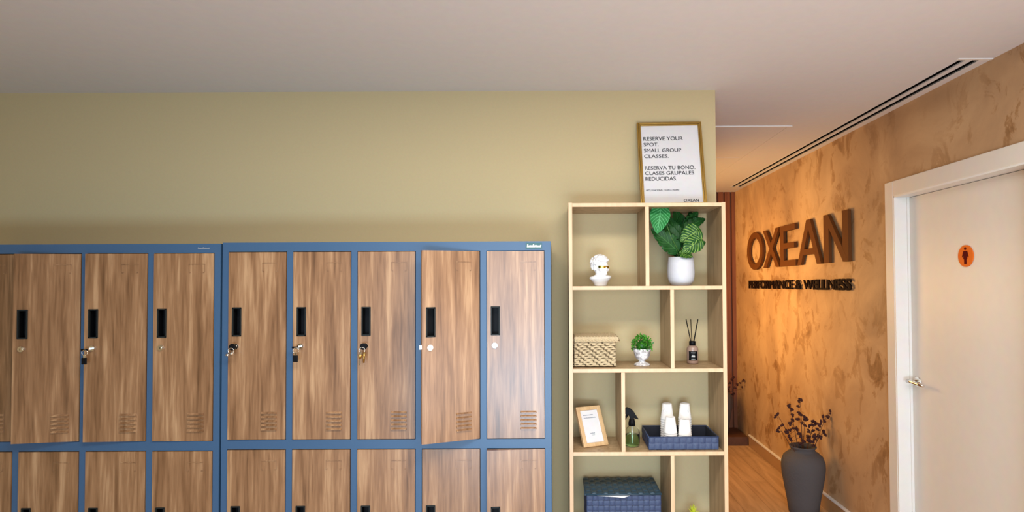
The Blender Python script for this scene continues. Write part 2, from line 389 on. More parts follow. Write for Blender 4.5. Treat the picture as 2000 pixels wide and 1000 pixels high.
box(bm, XR - c + .002, LX - .004, DY1 - .004, DY1 + .004, 0, DZ); box(bm, LX - .012, LX + .045, DY1 - .012, DY1 - .003, 0, DZ)
box(bm, XR - c + .002, LX + .045, DY0 - .004, DY0 + .004, 0, DZ); box(bm, XR - c + .002, LX + .045, DY0, DY1, DZ - .008, DZ + .002)
obj('door_jamb', bm, 'white', dr)
hz = P(1790, 744, X=LX).z; hy = DY1 - .062
bm = bmesh.new()
tube(bm, [(LX + .001, hy, hz), (LX - .008, hy, hz)], .025, 24)
tube(bm, [(LX - .006, hy, hz), (LX - .052, hy, hz)], .009, 12)
tube(bm, [(LX - .05, hy + .012, hz), (LX - .052, hy - .02, hz + .001), (LX - .05, hy - .08, hz - .002), (LX - .046, hy - .115, hz - .006)], [.010, .009, .0085, .007], 12)
obj('door_handle', bm, 'chrome', dr)
# round restroom sign on the door
sc = P(1887.5, 500, X=LX)
s = thing('restroom_sign', 'round orange sign with a dark red standing figure on the white door', 'sign', (LX - .0005, sc.y, sc.z))
bm = bmesh.new(); tube(bm, [(0, 0, 0), (-.004, 0, 0)], .050, 48); obj('disc', bm, 'orange_disc', s)
bm = bmesh.new()
def fig(pts): prism(bm, [(-p[0], p[1]) for p in pts], -.0055, -.0038, 'yz')
prism(bm, [(.0065*math.cos(a*PI/10), .034 + .0065*math.sin(a*PI/10)) for a in range(20)], -.0055, -.0038, 'yz')
fig([(-.011,.023),(.011,.023),(.0145,.018),(.021,-.004),(.0165,-.006),(.011,.008),(.0125,-.012),(.0075,-.016),(.0075,-.037),(.001,-.037),(.001,-.016),(-.001,-.016),(-.001,-.037),(-.0075,-.037),(-.0075,-.016),(-.0125,-.012),(-.011,.008),(-.0165,-.006),(-.021,-.004),(-.0145,.018)])
obj('pictogram', bm, 'maroon', s)

# ------------------------------------------------------------------ wall lettering
ZB = P(1645, 512, X=XR).z; ZT = P(1660, 410, X=XR).z; HL = ZT - ZB
sg = thing('wall_sign', 'large raised brown letters spelling OXEAN on the stucco wall', 'sign', (XR, 0, 0))
def yy(px): return P(px, 520, X=XR).y
def letter(strokes, y0, y1, name):
    """strokes: outlines in a unit box, x to the viewer's right (= towards -y)"""
    bm = bmesh.new()
    for n_, st in enumerate(strokes):
        prism(bm, [(y0 + (y1 - y0)*p[0], ZB + HL*p[1]) for p in st], -.030 - .0005*n_, -.010 + .0005*n_, 'yz')
    o = obj(name, bm, ['letter'], sg); return o
t = .155
bm = bmesh.new(); y0, y1 = yy(1465.5), yy(1496.5); n = 48
yc, ry = (y0+y1)/2, abs(y1-y0)/2; zc, rz = ZB + HL*.5, HL*.53; th = .062
ro = []
for k in range(n):
    a = 2*PI*k/n; ca, sa = math.cos(a), math.sin(a)
    ro.append([bm.verts.new((dx, yc + (ry - i*th)*ca, zc + (rz - i*th*.85)*sa)) for dx in (-.030, -.010) for i in (0, 1)])
for k in range(n):
    A, B = ro[k], ro[(k+1) % n]
    for i, j in ((0, 1), (1, 3), (3, 2), (2, 0)): bm.faces.new((A[i], A[j], B[j], B[i]))
obj('letter', bm, 'letter', sg)
letter([[(0,0),(.20,0),(1,1),(.80,1)], [(0,1),(.20,1),(1,0),(.80,0)]], yy(1497.5), yy(1529.5), 'letter')
letter([[(0,0),(.24,0),(.24,1),(0,1)], [(0,0),(1,0),(1,.145),(0,.145)], [(0,.43),(.92,.43),(.92,.565),(0,.565)], [(0,.86),(.98,.86),(.98,1),(0,1)]], yy(1531.5), yy(1562), 'letter')
letter([[(0,0),(.17,0),(.58,1),(.42,1)], [(1,0),(.83,0),(.42,1),(.58,1)], [(.20,.22),(.80,.22),(.80,.35),(.20,.35)]], yy(1565), yy(1612.5), 'letter')
letter([[(0,0),(.22,0),(.22,1),(0,1)], [(.78,0),(1,0),(1,1),(.78,1)], [(0,1),(.20,1),(1,0),(.80,0)]], yy(1618), yy(1667), 'letter')
s2 = thing('wall_sign', 'small dark raised letters reading PERFORMANCE & WELLNESS under the large ones', 'sign', (XR, 0, 0))
zb = P(1640, 566, X=XR).z; zt = P(1640, 544, X=XR).z
W2 = 'PERFORMANCE & WELLNESS'; yA, yB_ = yy(1466), yy(1668.5)
adv = []
for ch in W2:                                     # each letter is its own part
    if ch == ' ': adv.append((None, .28)); continue
    b2 = text_bm(ch, 1.0, .12, 0.0 if ch in 'MNW' else .022); xs = [v.co.x for v in b2.verts]; adv.append((b2, max(xs) - min(xs) + .045, min(xs)))
tot = sum(a[1] for a in adv); k = abs(yB_ - yA) / tot; cur = 0; kz = (zt - zb) / CAPH
for a in adv:
    if a[0] is not None:
        for v in a[0].verts:
            x_, y_, z_ = v.co; v.co = Vector((-.016 + y_*.045, yA - (cur + x_ - a[2])*k, zb + z_*kz))
        obj('letter', a[0], 'letter_dark', s2)
    cur += a[1]

# ------------------------------------------------------------------ lockers
YF = 2.30                                        # plane of the locker fronts
def locker(name, label, x0, col, ztop, ncol, opens, xr_w=.024, seed=0):
    """x0 = left edge; col = pitch of the columns; two tiers"""
    W = ncol*col + xr_w; tier = (P(600, 876, Y=YF).z - P(600, 490, Y=YF).z) * -1
    root = thing(name, label, 'locker', (x0, YF, 0))
    fw, tw, mb = .024, .036, .036
    D_ = .46; zt = ztop; z1 = zt - tw; dh = tier - mb
    zr = [(z1 - dh, z1), (z1 - dh - tier, z1 - tier)]
    zbot = zr[1][0] - .04
    bm = bmesh.new()
    box(bm, 0, fw, 0, .02, 0, zt); box(bm, W - fw, W, 0, .02, 0, zt)
    box(bm, fw, W - fw, 0, .02, z1, zt); box(bm, fw, W - fw, 0, .02, zr[1][1], zr[0][0]); box(bm, fw, W - fw, 0, .02, zbot, zr[1][0])
    for i in range(1, ncol):
        for a, b_ in zr: box(bm, i*col, i*col + fw, 0, .02, a, b_)
    obj('front_frame', bm, 'navy', root)
    for xx in (0, W - .004):
        bx('side_panel', xx, xx + .004, .02, D_, 0, zt, 'navy', root)
    bx('top_panel', .004, W - .004, .02, D_, zt - .004, zt, 'navy', root)
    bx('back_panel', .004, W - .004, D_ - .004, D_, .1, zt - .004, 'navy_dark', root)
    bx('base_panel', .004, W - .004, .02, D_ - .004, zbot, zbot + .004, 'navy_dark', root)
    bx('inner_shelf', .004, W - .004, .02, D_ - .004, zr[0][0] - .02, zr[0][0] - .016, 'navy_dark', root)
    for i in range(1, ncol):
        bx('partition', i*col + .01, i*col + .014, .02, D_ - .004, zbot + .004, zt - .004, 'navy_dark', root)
    # prototype door, origin at its hinge line (front right edge, bottom)
    g = .0025; dw = col - fw - 2*g; dhh = dh - 2*g; T = .018
    hx0, hx1 = -dw + .016, -dw + .050; hz1, hz0 = dhh - .216, dhh - .327
    bm = bmesh.new()
    box(bm, -dw, hx0, 0, T, 0, dhh); box(bm, hx1, 0, 0, T, 0, dhh); box(bm, hx0, hx1, 0, T, 0, hz0); box(bm, hx0, hx1, 0, T, hz1, dhh)
    bmesh.ops.remove_doubles(bm, verts=bm.verts, dist=1e-5)
    proto = obj('door', bm, 'locker_wood', root, loc=(0, 0, 0))
    bm = bmesh.new(); e = .004
    for q in ((hx0 - .001, hx0 + e, hz0, hz1), (hx1 - e, hx1 + .001, hz0, hz1), (hx0, hx1, hz0 - .001, hz0 + e), (hx0, hx1, hz1 - e, hz1 + .001)):
        box(bm, q[0], q[1], -.0025, .004, q[2], q[3])
    hrim = obj('handle_rim', bm, 'rim', proto)
    bm = bmesh.new()
    box(bm, hx0, hx1, T + .018, T + .020, hz0, hz1); box(bm, hx0 - .002, hx0, T, T + .018, hz0, hz1); box(bm, hx1, hx1 + .002, T, T + .018, hz0, hz1); box(bm, hx0, hx1, T, T + .018, hz0 - .002, hz0); box(bm, hx0, hx1, T, T + .018, hz1, hz1 + .002)
    for q in ((hx0, hx0 + .0015, hz0, hz1), (hx1 - .0015, hx1, hz0, hz1), (hx0, hx1, hz0, hz0 + .0015), (hx0, hx1, hz1 - .0015, hz1)): box(bm, q[0], q[1], .004, T, q[2], q[3])
    obj('finger_pocket', bm, 'black', proto)
    lx, lz = -dw + .0305, dhh - .367
    bm = bmesh.new(); tube(bm, [(lx, .001, lz), (lx, -.006, lz)], .0108, 20)
    tube(bm, [(lx, -.006, lz), (lx, -.0085, lz)], .0065, 20); box(bm, lx - .0008, lx + .0008, -.009, -.0083, lz - .004, lz + .004, 1)
    obj('lock', bm, ['chrome', 'black'], proto)
    bm = bmesh.new(); box(bm, -dw - .006, -dw + .03, T, T + .003, lz - .008, lz + .008); obj('latch', bm, 'chrome', proto)
    lx0, lx1 = -dw + .132*dw/.226, -dw + .194*dw/.226
    bm = bmesh.new()
    box(bm, lx0, lx1, -.0016, 0.0, dhh - .043, dhh - .041); box(bm, lx0, lx0 + .0012, -.0010, 0, dhh - .074, dhh - .043)
    box(bm, lx1 - .0012, lx1, -.0010, 0, dhh - .074, dhh - .043)
    for xx in (lx0 + .002, lx1 - .008): box(bm, xx, xx + .006, -.0025, 0, dhh - .0755, dhh - .0735)
    obj('label_holder', bm, 'locker_wood', proto)
    bm = bmesh.new()
    for k in range(5):
        z = dhh - .630 - k*.0158
        pts = [(-.0001, z), (-.0001, z + .0085), (-.0062, z + .0035), (-.0062, z + .0015)]
        A = [bm.verts.new((lx0 + .002*(p[0] < -.004), p[0], p[1])) for p in pts]; B = [bm.verts.new((lx1 - .002*(p[0] < -.004), p[0], p[1])) for p in pts]
        bm.faces.new(A); bm.faces.new(list(reversed(B)))
        for i in range(4): bm.faces.new((A[i], B[i], B[(i+1) % 4], A[(i+1) % 4]))
    obj('vent', bm, 'locker_wood', proto)
    locks = {}
    for r in range(2):
        for i in range(ncol):
            o = proto if (r, i) == (0, 0) else copy_tree(proto, root)
            o.location = ((i+1)*col - g, -.002, zr[r][0] + g)
            th = opens.get((r, i), 0.4); o.rotation_euler = (0, 0, math.radians(th))
            v = Matrix.Rotation(math.radians(th), 3, 'Z') @ Vector((lx, -.009, lz))
            locks[(r, i)] = Vector((x0, YF, 0)) + o.location + v
    return root, W, zt, locks
xr0, xr1 = P(433, 600, Y=YF).x + .002, P(1076, 600, Y=YF).x
zTop = P(750, 472.5, Y=YF).z
cr = (xr1 - xr0 - .024) / 5
R_, WR, _, LR = locker('locker_cabinet', 'navy and walnut locker cabinet beside the bookcase with one door standing ajar', xr0, cr, zTop, 5,
                    {(0, 3): 23, (1, 4): 6, (0, 0): .6, (0, 1): .5})
clf = P(290, 700, Y=YF).x - P(160, 700, Y=YF).x
L_, WL, _, LL = locker('locker_cabinet', 'navy and walnut locker cabinet at the far left, cut by the photo edge', xr0 - .0075 - (5*clf + .024), clf, zTop - .004, 5,
                    {(0, 2): 9.5, (0, 3): 4.0, (0, 4): 1.0, (0, 1): .2})
# maker's marks on the two top rails (too small to read in the photo)
def mark(root, x, z, w_, h_, back, ink, slant):
    bm = bmesh.new(); box(bm, x - w_*.08, x + w_*1.06, -.0012, -.0004, z - h_*.45, z + h_*1.35, 0)
    o = None
    if back: o = obj('maker_label', bm, back, root)
    else: bm.free()
    bm = bmesh.new(); rr = random.Random(3); n = 10
    for k in range(n):
        hh = h_ * (1.0 if k in (0, 4) else rr.uniform(.5, .72)); xx = x + w_*k/n
        prism(bm, [(xx, z), (xx + w_*.075, z), (xx + w_*.075 + slant, z + hh), (xx + slant, z + hh)], -.0020, -.0010)
    box(bm, x + .001, x + w_*.96, -.0018, -.001, z + h_*.22, z + h_*.38)
    obj('maker_mark', bm, ink, o if o else root)
mark(R_, P(1029, 483, Y=YF).x - R_.location.x, P(1029, 483, Y=YF).z, .056, .013, 'label_teal', 'cup', .002)
mark(L_, P(387, 486, Y=YF).x - L_.location.x, P(387, 486, Y=YF).z, .046, .006, None, 'grey_ink', .001)
# keys
def keyset(p, kind, label):
    """p = centre of the lock face; the key is in the lock, a second one hangs from the ring"""
    k = thing('key_set', label, 'keys', p, (0, 0, 0), 'keys left in the locker doors')
    bm = bmesh.new(); box(bm, -.0011, .0011, -.014, .0005, -.0035, .0035); obj('key_blade', bm, 'chrome', k)
    bm = bmesh.new()
    if kind == 'side':      # bow turned to the left
        box(bm, -.022, .002, -.020, -.014, -.006, .001)
    else:
        tube(bm, [(0, -.014, .0), (0, -.020, .0)], .013, 16)
    obj('key_bow', bm, 'black', k, bevel=.001)
    ox = -.006 if kind == 'side' else -.003
    bm = bmesh.new(); tube(bm, [(ox + .011*math.cos(a*PI/8), -.021, -.014 + .011*math.sin(a*PI/8)) for a in range(17)], .0012, 6)
    obj('key_ring', bm, 'chrome', k)
    bm = bmesh.new()
    if kind == 'short':
        tube(bm, [(ox - .012, -.021, -.026), (ox - .013, -.024, -.034)], .006, 10); tube(bm, [(ox + .006, -.021, -.018), (ox + .006, -.024, -.030)], .006, 10)
        obj('spare_key', bm, 'chrome', k)
    elif kind == 'side':
        box(bm, ox - .011, ox + .009, -.024, -.019, -.058, -.032); obj('key_fob', bm, 'black', k, bevel=.004)
        bm = bmesh.new(); box(bm, ox - .004, ox + .004, -.0225, -.0205, -.034, -.022); obj('spare_key', bm, 'chrome', k)
    else:
        box(bm, ox - .006, ox - .001, -.0225, -.0205, -.072, -.020); obj('spare_key', bm, 'chrome', k, rot=(0, .08, 0))
        bm = bmesh.new(); tube(bm, [(ox - .006, -.022, -.030), (ox - .008, -.024, -.046)], [.009, .005], 12); tube(bm, [(ox+.008, -.020, -.022), (ox + .007, -.022, -.062)], [.006, .003], 10)
        obj('key_fob', bm, 'brass', k)
    return k
keyset(LL[(0, 3)], 'side', 'keys hanging from a lock in the left locker cabinet')
keyset(LR[(0, 0)], 'short', 'keys in the lock of the leftmost top door of the right cabinet')
keyset(LR[(0, 1)], 'side', 'keys with black fob on the second top door of the right cabinet')
keyset(LR[(0, 2)], 'long', 'brass and silver keys hanging from the third top door of the right cabinet')

# ------------------------------------------------------------------ bookcase
BF, BB = 2.535, 2.785
bk = thing('bookcase', 'tall open oak bookcase with staggered cubes standing beside the lockers', 'bookcase', (0, 0, 0))
bxl, bxr = P(1111.5, 700, Y=BF).x, P(1420, 700, Y=BF).x
T = .0165
zs = [P(1265, y, Y=BF).z for y in (396, 558.5, 720, 882.5)]
step = (zs[0] - zs[3]) / 3
while zs[-1] - step > .03: zs.append(zs[-1] - step)
zs[-1] = .05
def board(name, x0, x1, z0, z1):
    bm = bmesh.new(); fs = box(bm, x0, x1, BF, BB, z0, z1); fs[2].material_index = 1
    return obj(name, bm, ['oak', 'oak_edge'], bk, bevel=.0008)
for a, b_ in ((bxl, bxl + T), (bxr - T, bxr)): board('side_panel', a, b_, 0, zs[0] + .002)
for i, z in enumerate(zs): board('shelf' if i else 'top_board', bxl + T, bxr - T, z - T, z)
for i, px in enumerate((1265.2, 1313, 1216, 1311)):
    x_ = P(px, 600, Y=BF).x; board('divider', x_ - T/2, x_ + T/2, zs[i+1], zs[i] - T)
Z1, Z2, Z3, Z4 = zs[1], zs[2], zs[3], zs[4]

# ------------------------------------------------------------------ gilt poster frame on top
def plate_frame(root, W, H, fw, th, m, steps):
    bm = bmesh.new()
    for (inset, depth, wd) in steps:
        a0, a1 = inset, inset + wd
        for q in ((a0, a1, a0, H - a0), (W - a1, W - a0, a0, H - a0), (a1, W - a1, a0, a1), (a1, W - a1, H - a1, H - a0)):
            box(bm, q[0], q[1], -depth, th, q[2], q[3])
    return obj('frame', bm, m, root, bevel=.0015)
pb = P(1252, 394, Y=2.69); pr = P(1382, 394, Y=2.69); pt = P(1249, 242, Y=2.785)
PW = pr.x - pb.x - .001; zt0 = zs[0] + .001
lean = math.asin(min(.9, (2.785 - 2.70) / .42)); PH = (pt.z - zt0) / math.cos(lean)
tilt = -.012
pf = thing('poster_frame', 'gilt framed class poster leaning on the wall on top of the bookcase', 'picture frame', (pb.x, 2.690, zt0 + .002), (-lean, tilt, 0))
plate_frame(pf, PW, PH, .02, .012, 'gold', [(0, .004, .006), (.006, .008, .005), (.011, .005, .006)])
bm = bmesh.new(); box(bm, .014, PW - .014, .002, .008, .014, PH - .014); obj('poster', bm, 'paper', pf)
kx = PW / 130.0
def ptext(s, pxl, pxr, ycap, ybase, m='ink', off=.0):
    w_ = (pxr - pxl) * kx; h_ = (ybase - ycap) * PH / 157.0
    bm = text_bm(s, 1.0, 0.0, .0); 
    z0 = min(v.co.z for v in bm.verts if True)
    xs = [v.co.x for v in bm.verts]; x0 = min(xs); kk = w_ / (max(xs) - x0)
    zl = PH - (ybase - 242) * PH / 157.0
    for v in bm.verts: v.co = Vector(((pxl - 1250) * kx + (v.co.x - x0)*kk, .0012, zl + v.co.z * h_ / CAPH))
    g = bmesh.ops.duplicate(bm, geom=bm.verts[:] + bm.edges[:] + bm.faces[:])      # a second strike makes the strokes bold
    for v in g['geom']:
        if isinstance(v, bmesh.types.BMVert): v.co += Vector((kk*.030, -.0002, h_*.02))
    return obj('lettering', bm, m, pf)
for a in (('RESERVE YOUR', 1261.5, 1341, 269, 276.2), ('SPOT.', 1261.5, 1291.5, 280, 287), ('SMALL GROUP', 1261.5, 1336, 291.2, 298.2), ('CLASSES.', 1261.5, 1310, 302.3, 309.2),
          ('RESERVA TU BONO.', 1261.5, 1361.5, 324, 331.2), ('CLASES GRUPALES', 1261.5, 1358.5, 334, 341), ('REDUCIDAS.', 1261.5, 1323.5, 344.2, 351.4),
          ('HIIT | FUNCIONAL | FUERZA | BARRE', 1262, 1327, 367.6, 370.4), ('OXEAN', 1334.5, 1364, 385.5, 391.2)): ptext(*a)

# ------------------------------------------------------------------ bust (plain classical head)
bs = thing('bust', 'small white plaster bust with curly hair and gold visor on the top-left shelf', 'bust', (P(1174, 556, Y=2.645).x, 2.645, Z1 + .0005), (0, 0, math.radians(33)))
bm = bmesh.new()
def bl(x, y, z, rx, ry, rz): ball(bm, (x, y, z), (rx, ry, rz), 3)
# local: the face looks to -y
def hd(x, y, z, rx, ry, rz): bl(x*1.22, y*1.22, (z - .098)*1.16 + .0925, rx*1.22, ry*1.22, rz*1.16)
hd(0, .004, .102, .0215, .0265, .026); hd(0, -.008, .084, .0175, .0170, .022); hd(0, -.0185, .0665, .0090, .0085, .008)
hd(0, -.0265, .085, .0036, .0050, .0070); hd(0, -.0250, .0745, .0062, .0030, .0020); hd(0, -.0247, .0712, .0056, .0030, .0020)
hd(0, -.021, .096, .014, .006, .005)
for s_ in (-1, 1): hd(s_*.0205, .006, .086, .0038, .0055, .009); hd(s_*.0115, -.0155, .081, .0066, .0065, .008); hd(s_*.0105, .0, .072, .008, .014, .008)
tube(bm, [(0, .006, .030), (0, .006, .045), (0, .004, .078)], [.024, .0185, .0190], 20)
g0 = len(bm.verts)
lathe(bm, [(.0240, 0), (.0262, .004), (.0300, .013), (.0370, .024), (.0455, .034), (.0470, .039), (.0440, .0435), (.0330, .0470), (.0220, .0520), (.0150, .0560)], 40)
bm.verts.ensure_lookup_table()
for v in bm.verts[g0:]:
    v.co.y = v.co.y*.74 + .004; v.co.z += v.co.x*.07*(v.co.z/.04)
for s_ in (-1, 1):
    tube(bm, [(s_*.004, -.017, .034), (s_*.022, -.012, .0445), (s_*.036, -.004, .044)], [.0035, .0035, .003], 10)
    tube(bm, [(s_*.003, -.018, .036), (s_*.010, -.013, .052), (s_*.018, .002, .070)], [.004, .0045, .005], 10)
body = obj('bust_body', bm, 'plaster_white', bs)
md = body.modifiers.new('remesh', 'REMESH'); md.mode = 'VOXEL'; md.voxel_size = .0016; md.use_smooth_shade = True
md = body.modifiers.new('smooth', 'SMOOTH'); md.iterations = 3
bs.scale = (1.16, 1.16, 1.0)
bm = bmesh.new(); rr = random.Random(5); HCN = Vector((0, .009, .1075))
ball(bm, HCN, (.0300, .035, .0290), 3)
for k in range(230):
    a = rr.uniform(0, 2*PI); e = rr.uniform(-.75, 1.45)
    d_ = Vector((math.cos(e)*math.cos(a), math.cos(e)*math.sin(a), math.sin(e)))
    if d_.y < -.30 and d_.z < .12: continue
    if d_.z < -.3 and abs(d_.x) > .75 and d_.y < 0: continue
    p = HCN + Vector((d_.x*.0305, d_.y*.0365, d_.z*.0300))
    ball(bm, p, rr.uniform(.0045, .0070), 2)
for k in range(22):
    ball(bm, (rr.uniform(-.024, .024), rr.uniform(.020, .034), rr.uniform(.058, .094)), rr.uniform(.006, .008), 2)
hair = obj('hair', bm, 'plaster_white', bs)
md = hair.modifiers.new('remesh', 'REMESH'); md.mode = 'VOXEL'; md.voxel_size = .0014; md.use_smooth_shade = True
bm = bmesh.new()
for k in range(13):
    a0, a1 = math.radians(-152 + k*9.5), math.radians(-152 + (k+1)*9.5)
    q = []
    for a in (a0, a1):
        for r_ in (.0270, .0325):
            for z in (.0800, .0900): q.append(bm.verts.new((r_*math.cos(a)*.90, -.002 + r_*math.sin(a)*1.0, z)))
    for f in ((0,1,5,4),(2,3,7,6),(1,3,7,5),(0,2,6,4),(0,1,3,2),(4,5,7,6)): bm.faces.new([q[i] for i in f])
obj('visor', bm, 'gold_visor', bs)

# ------------------------------------------------------------------ potted leafy plant
PX = P(1330, 530, Y=2.645).x
pp = thing('potted_plant', 'broad leafy green plant in a white round pot on the top-right shelf', 'plant', (PX, 2.645, Z1 + .0005))
bm = bmesh.new(); lathe(bm, [(.034, 0), (.045, .004), (.0545, .018), (.0595, .040), (.0605, .062), (.0590, .095), (.0555, .128), (.0525, .128), (.055, .095), (.052, .03), (.02, .015)], 48)
obj('pot', bm, 'pot_white', pp)
bm = bmesh.new(); lathe(bm, [(.0, .112), (.053, .112), (.053, .108), (0, .108)], 32, cap=False); obj('soil', bm, 'soil', pp)
def leaf(root, base, tip, up, width, m, notch=0, cup=.12, droop=.15, stem_from=None, name='leaf'):
    """leaf blade from base to tip (local coords of root); up = face normal hint"""
    base, tip = Vector(base), Vector(tip); ax = tip - base; Ln = ax.length; ax.normalize()
    side = ax.cross(Vector(up)).normalized(); nr = side.cross(ax).normalized()
    bm = bmesh.new(); uvl = bm.loops.layers.uv.new('UVMap'); nu, nv = 8, 28; g = []
    for j in range(nv + 1):
        t_ = j / nv
        wd = width * .5 * (math.sin(PI * min(1, t_**.62)) ** .75 + .02) * (1 if t_ > .02 else .4)
        row = []
        for i in range(-nu, nu + 1):
            s_ = i / nu
            nt_ = 1.0
            if notch and abs(s_) > .45 and .15 < t_ < .9:
                ph = (t_*5.0 - abs(s_)*1.2) % 1.0
                if ph < .14: nt_ = 1 - notch
            back = -.20 * width * (1 - t_)**3 * abs(s_)
            p = base + ax*(t_*Ln + back - .0*Ln) + side*(s_*wd*(nt_ if abs(s_) > .45 else 1)) + nr*(cup*width*abs(s_)**1.5*math.sin(PI*t_) - droop*Ln*t_*t_ + .02*width*math.sin(t_*22)*abs(s_))
            row.append((bm.verts.new(p), (.5 + s_*.5, t_)))
        g.append(row)
    for j in range(nv):
        for i in range(2*nu):
            q = (g[j][i], g[j][i+1], g[j+1][i+1], g[j+1][i])
            f = bm.faces.new([x_[0] for x_ in q]); f.smooth = True
            for lp, x_ in zip(f.loops, q): lp[uvl].uv = x_[1]
    o = obj(name, bm, m, root, fix=False)
    md = o.modifiers.new('solid', 'SOLIDIFY'); md.thickness = .0006
    return o
def lp(px, py, Y=2.645):
    return P(px, py, Y=Y) - pp.location
def stem(root, a, b_, r=.0022, m='stemgreen'):
    a, b_ = Vector(a), Vector(b_); mid = (a + b_)/2 + Vector((0, 0, -.1*(a-b_).length)) + (b_ - a)*.06
    bm = bmesh.new(); tube(bm, [a, mid, b_], [r, r*.85, r*.6], 8); obj('stem', bm, m, root)
# (base px, tip px, depth base, depth tip, width, material, notch, up)
LV = [((1291, 407), (1284, 454), 2.600, 2.575, .088, 'leaf_big', 0, (-.1, -1, .25)),
      ((1321, 488), (1275, 446), 2.63, 2.60, .085, 'leaf_dark', .25, (-.3, -1, .4)),
      ((1322, 480), (1300, 430), 2.65, 2.66, .070, 'leaf_dark', 0, (.2, -1, .2)),
      ((1328, 478), (1310, 420), 2.66, 2.68, .075, 'leaf_dark', .25, (.3, -1, .1)),
      ((1362, 452), (1329, 470), 2.600, 2.60, .092, 'leaf_var', .12, (.2, -1, .3)),
      ((1366, 470), (1333, 492), 2.59, 2.585, .078, 'leaf_var', .12, (.1, -1, .3)),
      ((1341, 444), (1378, 424), 2.66, 2.66, .060, 'leaf_dark', .3, (-.2, -1, .5)),
      ((1340, 440), (1366, 413), 2.68, 2.69, .055, 'leaf_dark', .3, (.5, -1, .2)),
      ((1333, 470), (1334, 416), 2.69, 2.70, .075, 'leaf_dark', 0, (.1, -1, .0)),
      ((1352, 484), (1379, 470), 2.66, 2.67, .050, 'leaf_dark', 0, (.2, -1, .6)),
      ((1331, 495), (1354, 500), 2.60, 2.59, .055, 'leaf_var', .2, (.1, -1, .8)),
      ((1318, 462), (1289, 416), 2.69, 2.70, .070, 'leaf_dark', .2, (0, -1, .1)),
      ((1345, 470), (1352, 410), 2.71, 2.72, .070, 'leaf_dark', .25, (.3, -1, .2)),
      ((1310, 476), (1278, 420), 2.68, 2.70, .080, 'leaf_dark', .2, (-.2, -1, .2)),
      ((1325, 440), (1322, 405), 2.70, 2.72, .060, 'leaf_dark', 0, (.4, -1, .1)),
      ((1328, 498), (1300, 478), 2.67, 2.66, .045, 'leaf_dark', 0, (-.2, -1, .5))]
for (b0, t0, yb, yt, wd, mm, nc, up) in LV:
    bl_, tl_ = lp(*b0, yb), lp(*t0, yt)
    leaf(pp, bl_, tl_, up, wd, mm, nc)
    stem(pp, (random.uniform(-.012, .012), random.uniform(-.012, .012), .112), bl_)

# ------------------------------------------------------------------ seagrass basket with lid
bxm = P(1122, 717, Y=2.585); bxn = P(1202.5, 717, Y=2.585)
bw, bd, bh = bxn.x - bxm.x, .165, .108
ba = thing('lidded_basket', 'rectangular woven seagrass basket with a braided lid on the second shelf', 'basket', (bxm.x, 2.585, Z2 + .003))
bm = bmesh.new()
def sg_w(nr, nc):
    rj = random.Random(11); off = [rj.random() for _ in range(64)]
    def f(s_, t_):
        r_ = t_ * nr; row = int(r_) % 64; fr = r_ - int(r_)
        return -.0016 + .0062*math.sin(PI*fr)*(0.66 + .34*math.sin(2*PI*(s_*nc + off[row]*.6 + .5*(row % 2)))) + .0014*math.sin(37*s_ + 31*t_)
    return f
f1 = sg_w(12, 9)
patch(bm, (0, 0, 0), (bw, 0, 0), (0, 0, bh), 90, 78, f1)
patch(bm, (bw, 0, 0), (0, bd, 0), (0, 0, bh), 60, 78, f1); patch(bm, (0, bd, 0), (0, -bd, 0), (0, 0, bh), 60, 78, f1)
patch(bm, (bw, bd, 0), (-bw, 0, 0), (0, 0, bh), 60, 78, f1)
box(bm, .0002, bw - .0002, .0002, bd - .0002, 0, bh, 1)
obj('basket_body', bm, ['straw', 'straw_shade'], ba, fix=False)
bm = bmesh.new(); hl = .020
f2 = lambda s_, t_: .0075*abs(math.sin(PI*(s_*14 + t_*2.2))) * (.5 + .5*math.sin(PI*min(1, t_ + .3))) + .0015*math.sin(40*s_)
lw, ld = bw + .012, bd + .010; z0 = bh + .001
patch(bm, (-.000, -.005, z0), (lw, 0, 0), (0, .004, hl), 140, 14, f2); patch(bm, (lw, -.005, z0), (0, ld, 0), (-.004, 0, hl), 80, 14, f2)
patch(bm, (lw, ld - .005, z0), (-lw, 0, 0), (0, -.004, hl), 80, 14, f2); patch(bm, (0, ld - .005, z0), (0, -ld, 0), (.004, 0, hl), 80, 14, f2)
patch(bm, (.003, -.001, z0 + hl), (lw - .007, 0, 0), (0, ld - .008, 0), 100, 60, lambda s_, t_: .005*abs(math.sin(PI*(s_*14 + t_*2)))*abs(math.sin(PI*t_*7)))
box(bm, .002, lw - .002, -.003, ld - .007, z0, z0 + .004)
tube(bm, [(0, -.006, z0 + .002), (lw, -.006, z0 + .001), (lw + .001, ld - .004, z0 + .002)], .0032, 8)
obj('lid', bm, 'straw', ba, fix=False)

